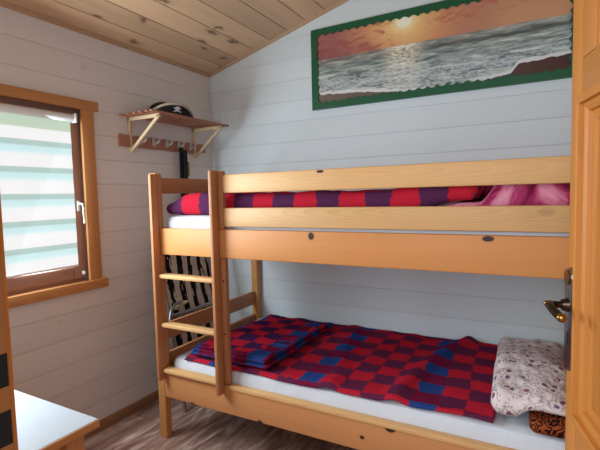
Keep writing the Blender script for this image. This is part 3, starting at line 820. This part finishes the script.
# ------------------------------------------------------------------ folded chair behind the bed end
ch = empty('folded_deck_chair', (.2, -.48, 0), 'folded camp chair with black barred beige canvas behind the end of the bunk bed', 'folding chair')
def lean(y, z, d=0.0): return Vector((.31 - .17 * z + d, y, z))
def can(u, v): return lean(-.715 + u * .445, .62 + v * .43, .008 * math.sin(u * PI) - .012 * math.sin(v * PI))
m = MB(); m.grid(can, 16, 16); c1 = m.build('canvas', M['bars'], ch, True)
m = MB(); m.grid(lambda u, v: lean(-.715 + u * .445, .18 + v * .42, -.03 + .01 * math.sin(v * PI)), 16, 12); m.build('canvas', M['bars'], ch, True)
for o_ in (c1,): pass
for y in (-.73, -.262):
    m = MB(); m.tube([lean(y, .012), lean(y, .55), lean(y, 1.07)], .011, 10); m.build('frame_tube', M['tube'], ch, True)
m = MB(); m.tube([lean(-.73, 1.06), lean(-.48, 1.075), lean(-.262, 1.06)], .011, 10); m.build('frame_tube', M['tube'], ch, True)
m = MB(); m.tube([lean(-.78, .30, .03), lean(-.775, .50, .035), lean(-.765, .60, .035), lean(-.74, .655, .035), lean(-.70, .685, .035), lean(-.64, .69, .03)], .010, 10); m.build('arm_tube', M['tube'], ch, True)
m = MB(); m.box((-.02, 0, -.006), (.02, .12, .006), .003, mat=Matrix.Translation(lean(-.70, .655, .02)) @ Matrix.Rotation(.22, 4, 'X')); m.build('arm_pad', M['yellow'], ch, True)
m = MB(); m.tube([lean(-.73, .60), lean(-.262, .60)], .010, 10); m.build('cross_tube', M['tube'], ch, True)

# ------------------------------------------------------------------ white table by the doorway
tb = empty('side_table', (.6, -2.17, 0), 'white topped wooden table in the near left corner beside the doorway', 'table')
TX0, TX1, TY0, TY1 = .02, 1.154, -2.405, -1.933
bx('tabletop', (TX0 + .006, TY0, .708), (TX1 - .006, TY1, .73), M['white_top'], tb, .003)
m = MB(); m.box((TX1 - .006, TY0, .706), (TX1, TY1, .7285), .002); m.build('edge_strip', M['case_y'], tb, True)
for x in (TX0 + .03, TX1 - .085):
    for y in (TY0 + .02, TY1 - .085): bx('leg', (x, y, 0), (x + .055, y + .055, .707), M['case_z'], tb, .004)
m = MB(); ax0, ax1, ay0, ay1 = TX0 + .045, TX1 - .07, TY0 + .03, TY1 - .07
m.box((ax1 - .0, ay0 + .046, .58), (ax1 + .0145, ay1 - .016, .7065), .002); m.build('apron', M['case_y'], tb, True)
m = MB(); m.box((ax0 + .041, ay1, .58), (ax1 - .016, ay1 + .0145, .7065), .002); m.build('apron', M['case_x'], tb, True)

# ------------------------------------------------------------------ door, swung into the room
Ld = Vector((2.3355, -1.582, 0)); ds = Vector((.2215, -.9752, 0)).normalized(); dn = Vector((-.9752, -.2215, 0)).normalized()
DM = Matrix(((ds.x, dn.x, 0, Ld.x), (ds.y, dn.y, 0, Ld.y), (0, 0, 1, 0), (0, 0, 0, 1)))     # (s, n, z) -> world
DW = .86
dr = empty('door_1', Ld + ds * DW, kind='structure')
def dbox(name, lo, hi, mat, root=dr, bev=.003): return MB().box(lo, hi, bev, mat=DM).build(name, mat, root, True)
ST = .064
dbox('stile', (0, -.04, .01), (ST, 0, 2.0), M['door_z']); dbox('stile', (DW - ST, -.04, .01), (DW, 0, 2.0), M['door_z'])
for z0, z1 in ((.01, .13), (.74, .872), (1.56, 1.636), (1.93, 2.0)):
    dbox('rail', (ST, -.04, z0), (DW - ST, 0, z1), M['door_y'])
def moulding(z0, z1, mat):
    """stepped frame moulding around one door panel, mitred at the corners"""
    prof = [(0, 0), (.001, .010), (.010, .012), (.017, .010), (.018, .001), (.026, .001), (.034, -.003), (.036, -.010), (.045, -.010), (.054, -.012), (.056, -.018), (.062, -.018)]
    b = bmesh.new(); s0, s1 = ST, DW - ST
    for (i0, n0), (i1, n1) in zip(prof, prof[1:]):
        def loop(i, n): return [(s0 + i, n, z0 + i), (s1 - i, n, z0 + i), (s1 - i, n, z1 - i), (s0 + i, n, z1 - i)]
        A = [b.verts.new(DM @ Vector(p)) for p in loop(i0, n0)]; B = [b.verts.new(DM @ Vector(p)) for p in loop(i1, n1)]
        for k in range(4): b.faces.new((A[k], A[(k + 1) % 4], B[(k + 1) % 4], B[k]))
    bmesh.ops.recalc_face_normals(b, faces=b.faces[:])
    m = MB(); m._add(b); return m.build('moulding', mat, dr, False)
for z0, z1 in ((.13, .74), (.872, 1.56)):
    moulding(z0, z1, M['door_z'])
    m = MB(); m.box((ST + .055, -.03, z0 + .055), (DW - ST - .055, -.014, z1 - .055), .002, mat=DM)
    m.box((ST + .10, -.016, z0 + .10), (DW - ST - .10, -.006, z1 - .10), .006, mat=DM); m.build('panel', M['door_z'], dr, True)
m = MB()
for lo, hi in (((ST, -.04, 1.636), (.134, 0, 1.93)), ((DW - .134, -.04, 1.636), (DW - ST, 0, 1.93))): m.box(lo, hi, .001, mat=DM)
m.build('glazing_stile', M['door_z'], dr, True)
m = MB()
for lo, hi in (((.134, -.022, 1.636), (.144, -.004, 1.93)), ((DW - .144, -.022, 1.636), (DW - .134, -.004, 1.93)), ((.144, -.022, 1.636), (DW - .144, -.004, 1.648)), ((.144, -.022, 1.918), (DW - .144, -.004, 1.93))): m.box(lo, hi, .003, mat=DM)
m.build('glazing_bead', M['door_z'], dr, True)
dbox('pane', (.134, -.030, 1.636), (DW - .134, -.023, 1.93), M['frosted'])
# handle plate
pl = MB(); pts = []
pc, pw = .036, .023
for k in range(13): a = k * PI / 12; pts.append((pc + pw * math.cos(a), 1.176 + pw * math.sin(a)))
for k in range(13): a = PI + k * PI / 12; pts.append((pc + pw * math.cos(a), .992 + pw * math.sin(a)))
pl.prism(pts, lambda a, c, d: DM @ Vector((a, d, c)), 0, .009, .0015)
plate = pl.build('handle_plate', M['chrome'], dr, True)
m = MB(); m.tube([DM @ Vector((pc, .009, 1.178)), DM @ Vector((pc, .0135, 1.178))], .017, 20); m.build('rosette', M['brass'], plate, True)
m = MB(); m.tube([DM @ Vector((pc, .009, 1.116)), DM @ Vector((pc, .022, 1.116))], [.016, .012], 16)
m.tube([DM @ Vector((pc, n_, 1.116)) for n_ in (.018, .028, .037)] + [DM @ Vector((pc + .005, .046, 1.117)), DM @ Vector((pc + .016, .049, 1.117)), DM @ Vector((pc + .034, .047, 1.112)), DM @ Vector((pc + .056, .043, 1.107)), DM @ Vector((pc + .066, .041, 1.106))], [.008, .0075, .008, .0092, .0092, .0085, .0090, .0085], 12)
m.build('lever', M['dark_metal'], plate, True)
m = MB(); m.ell(DM @ Vector((pc + .070, .0405, 1.105)), (.010, .010, .010)); m.ell(DM @ Vector((pc + .004, .052, 1.119)), (.0065, .0065, .0065)); m.build('lever_tip', M['brass'], plate, True)
m = MB(); m.box((pc - .003, .009, 1.03), (pc + .003, .0096, 1.052), .0, mat=DM); m.tube([DM @ Vector((pc, .009, 1.052)), DM @ Vector((pc, .0097, 1.052))], .005, 12); m.build('keyhole', M['dark_hole'], plate)
# latch edge
dbox('latch', (-.004, -.03, 1.10), (.0, -.012, 1.13), M['chrome'])

# door frame with the strike plate on the near jamb
jm = empty('trim_3', (JX0, FRONT, 0), kind='structure')
JY0 = FRONT - THK
bx('jamb', (JX0 - .04, JY0, 0), (JX0, FRONT + .0, DH), M['jamb_z'], jm, .002)
bx('jamb', (JX1, JY0, 0), (JX1 + .04, FRONT, DH), M['door_z'], jm, .002)
bx('lintel', (JX0 - .04, JY0, DH), (JX1 + .04, FRONT, DH + .04), M['door_x'], jm, .002)
bx('casing', (JX0 - .10, FRONT, 0), (JX0 - .014, FRONT + .012, DH + .03), M['door_z'], jm, .003)
bx('casing', (JX1 + .014, FRONT, 0), (JX1 + .07, FRONT + .012, DH + .03), M['door_z'], jm, .003)
bx('casing', (JX0 - .10, FRONT, DH + .03), (JX1 + .07, FRONT + .012, DH + .10), M['door_x'], jm, .003)
sp = MB(); sp.box((JX0, FRONT - .034, 1.015), (JX0 + .0015, FRONT - .001, 1.21), .0006); spo = sp.build('strike_plate', M['strike'], jm)
for z0, z1 in ((1.130, 1.174), (1.052, 1.098)):
    bx('latch_hole', (JX0 + .0015, FRONT - .030, z0), (JX0 + .0018, FRONT - .003, z1), M['dark_hole'], spo, 0)

# ------------------------------------------------------------------ camera
Rt = Vector((0.87716224, 0.47962772, -0.02331645)); Up = Vector((-0.01234457, 0.07106326, 0.99739542)); Fw = Vector((-0.48003544, 0.87458977, -0.0682548))
cam = bpy.data.cameras.new('camera'); co = bpy.data.objects.new('camera', cam); COL.objects.link(co)
co.matrix_world = Matrix(((Rt.x, Up.x, -Fw.x, 2.27283), (Rt.y, Up.y, -Fw.y, -2.72219), (Rt.z, Up.z, -Fw.z, 1.37), (0, 0, 0, 1)))
cam.sensor_width = 36; cam.sensor_fit = 'HORIZONTAL'; cam.lens = 36 * 433.26 / 600; cam.clip_start = .01
S.camera = co

# ------------------------------------------------------------------ light
def area(name, loc, aim, sx, sy, e, col, spread=PI):
    l = bpy.data.lights.new(name, 'AREA'); l.shape = 'RECTANGLE'; l.size = sx; l.size_y = sy; l.energy = e; l.color = col; l.spread = spread
    o = bpy.data.objects.new(name, l); COL.objects.link(o); o.location = loc
    o.rotation_euler = (Vector(aim) - Vector(loc)).to_track_quat('-Z', 'Y').to_euler(); return o
area('window_daylight', (.045, -1.64, 1.40), (1.6, -1.30, 1.25), .74, .80, 33, (.80, .92, 1.0))
area('hall_daylight', (1.6, -4.0, 1.9), (1.5, -1.0, 1.0), 1.6, 1.4, 36, (.97, .98, 1.0))
w = bpy.data.worlds.new('daylight'); S.world = w; w.use_nodes = True
nt = w.node_tree; bg = nt.nodes['Background']; bg.inputs[0].default_value = (.75, .85, 1.0, 1); bg.inputs[1].default_value = 1.25
S.view_settings.view_transform = 'Standard'
S.view_settings.look = 'None'
S.view_settings.exposure = 0.0
S.cycles.use_denoising = True
S.cycles.max_bounces = 8
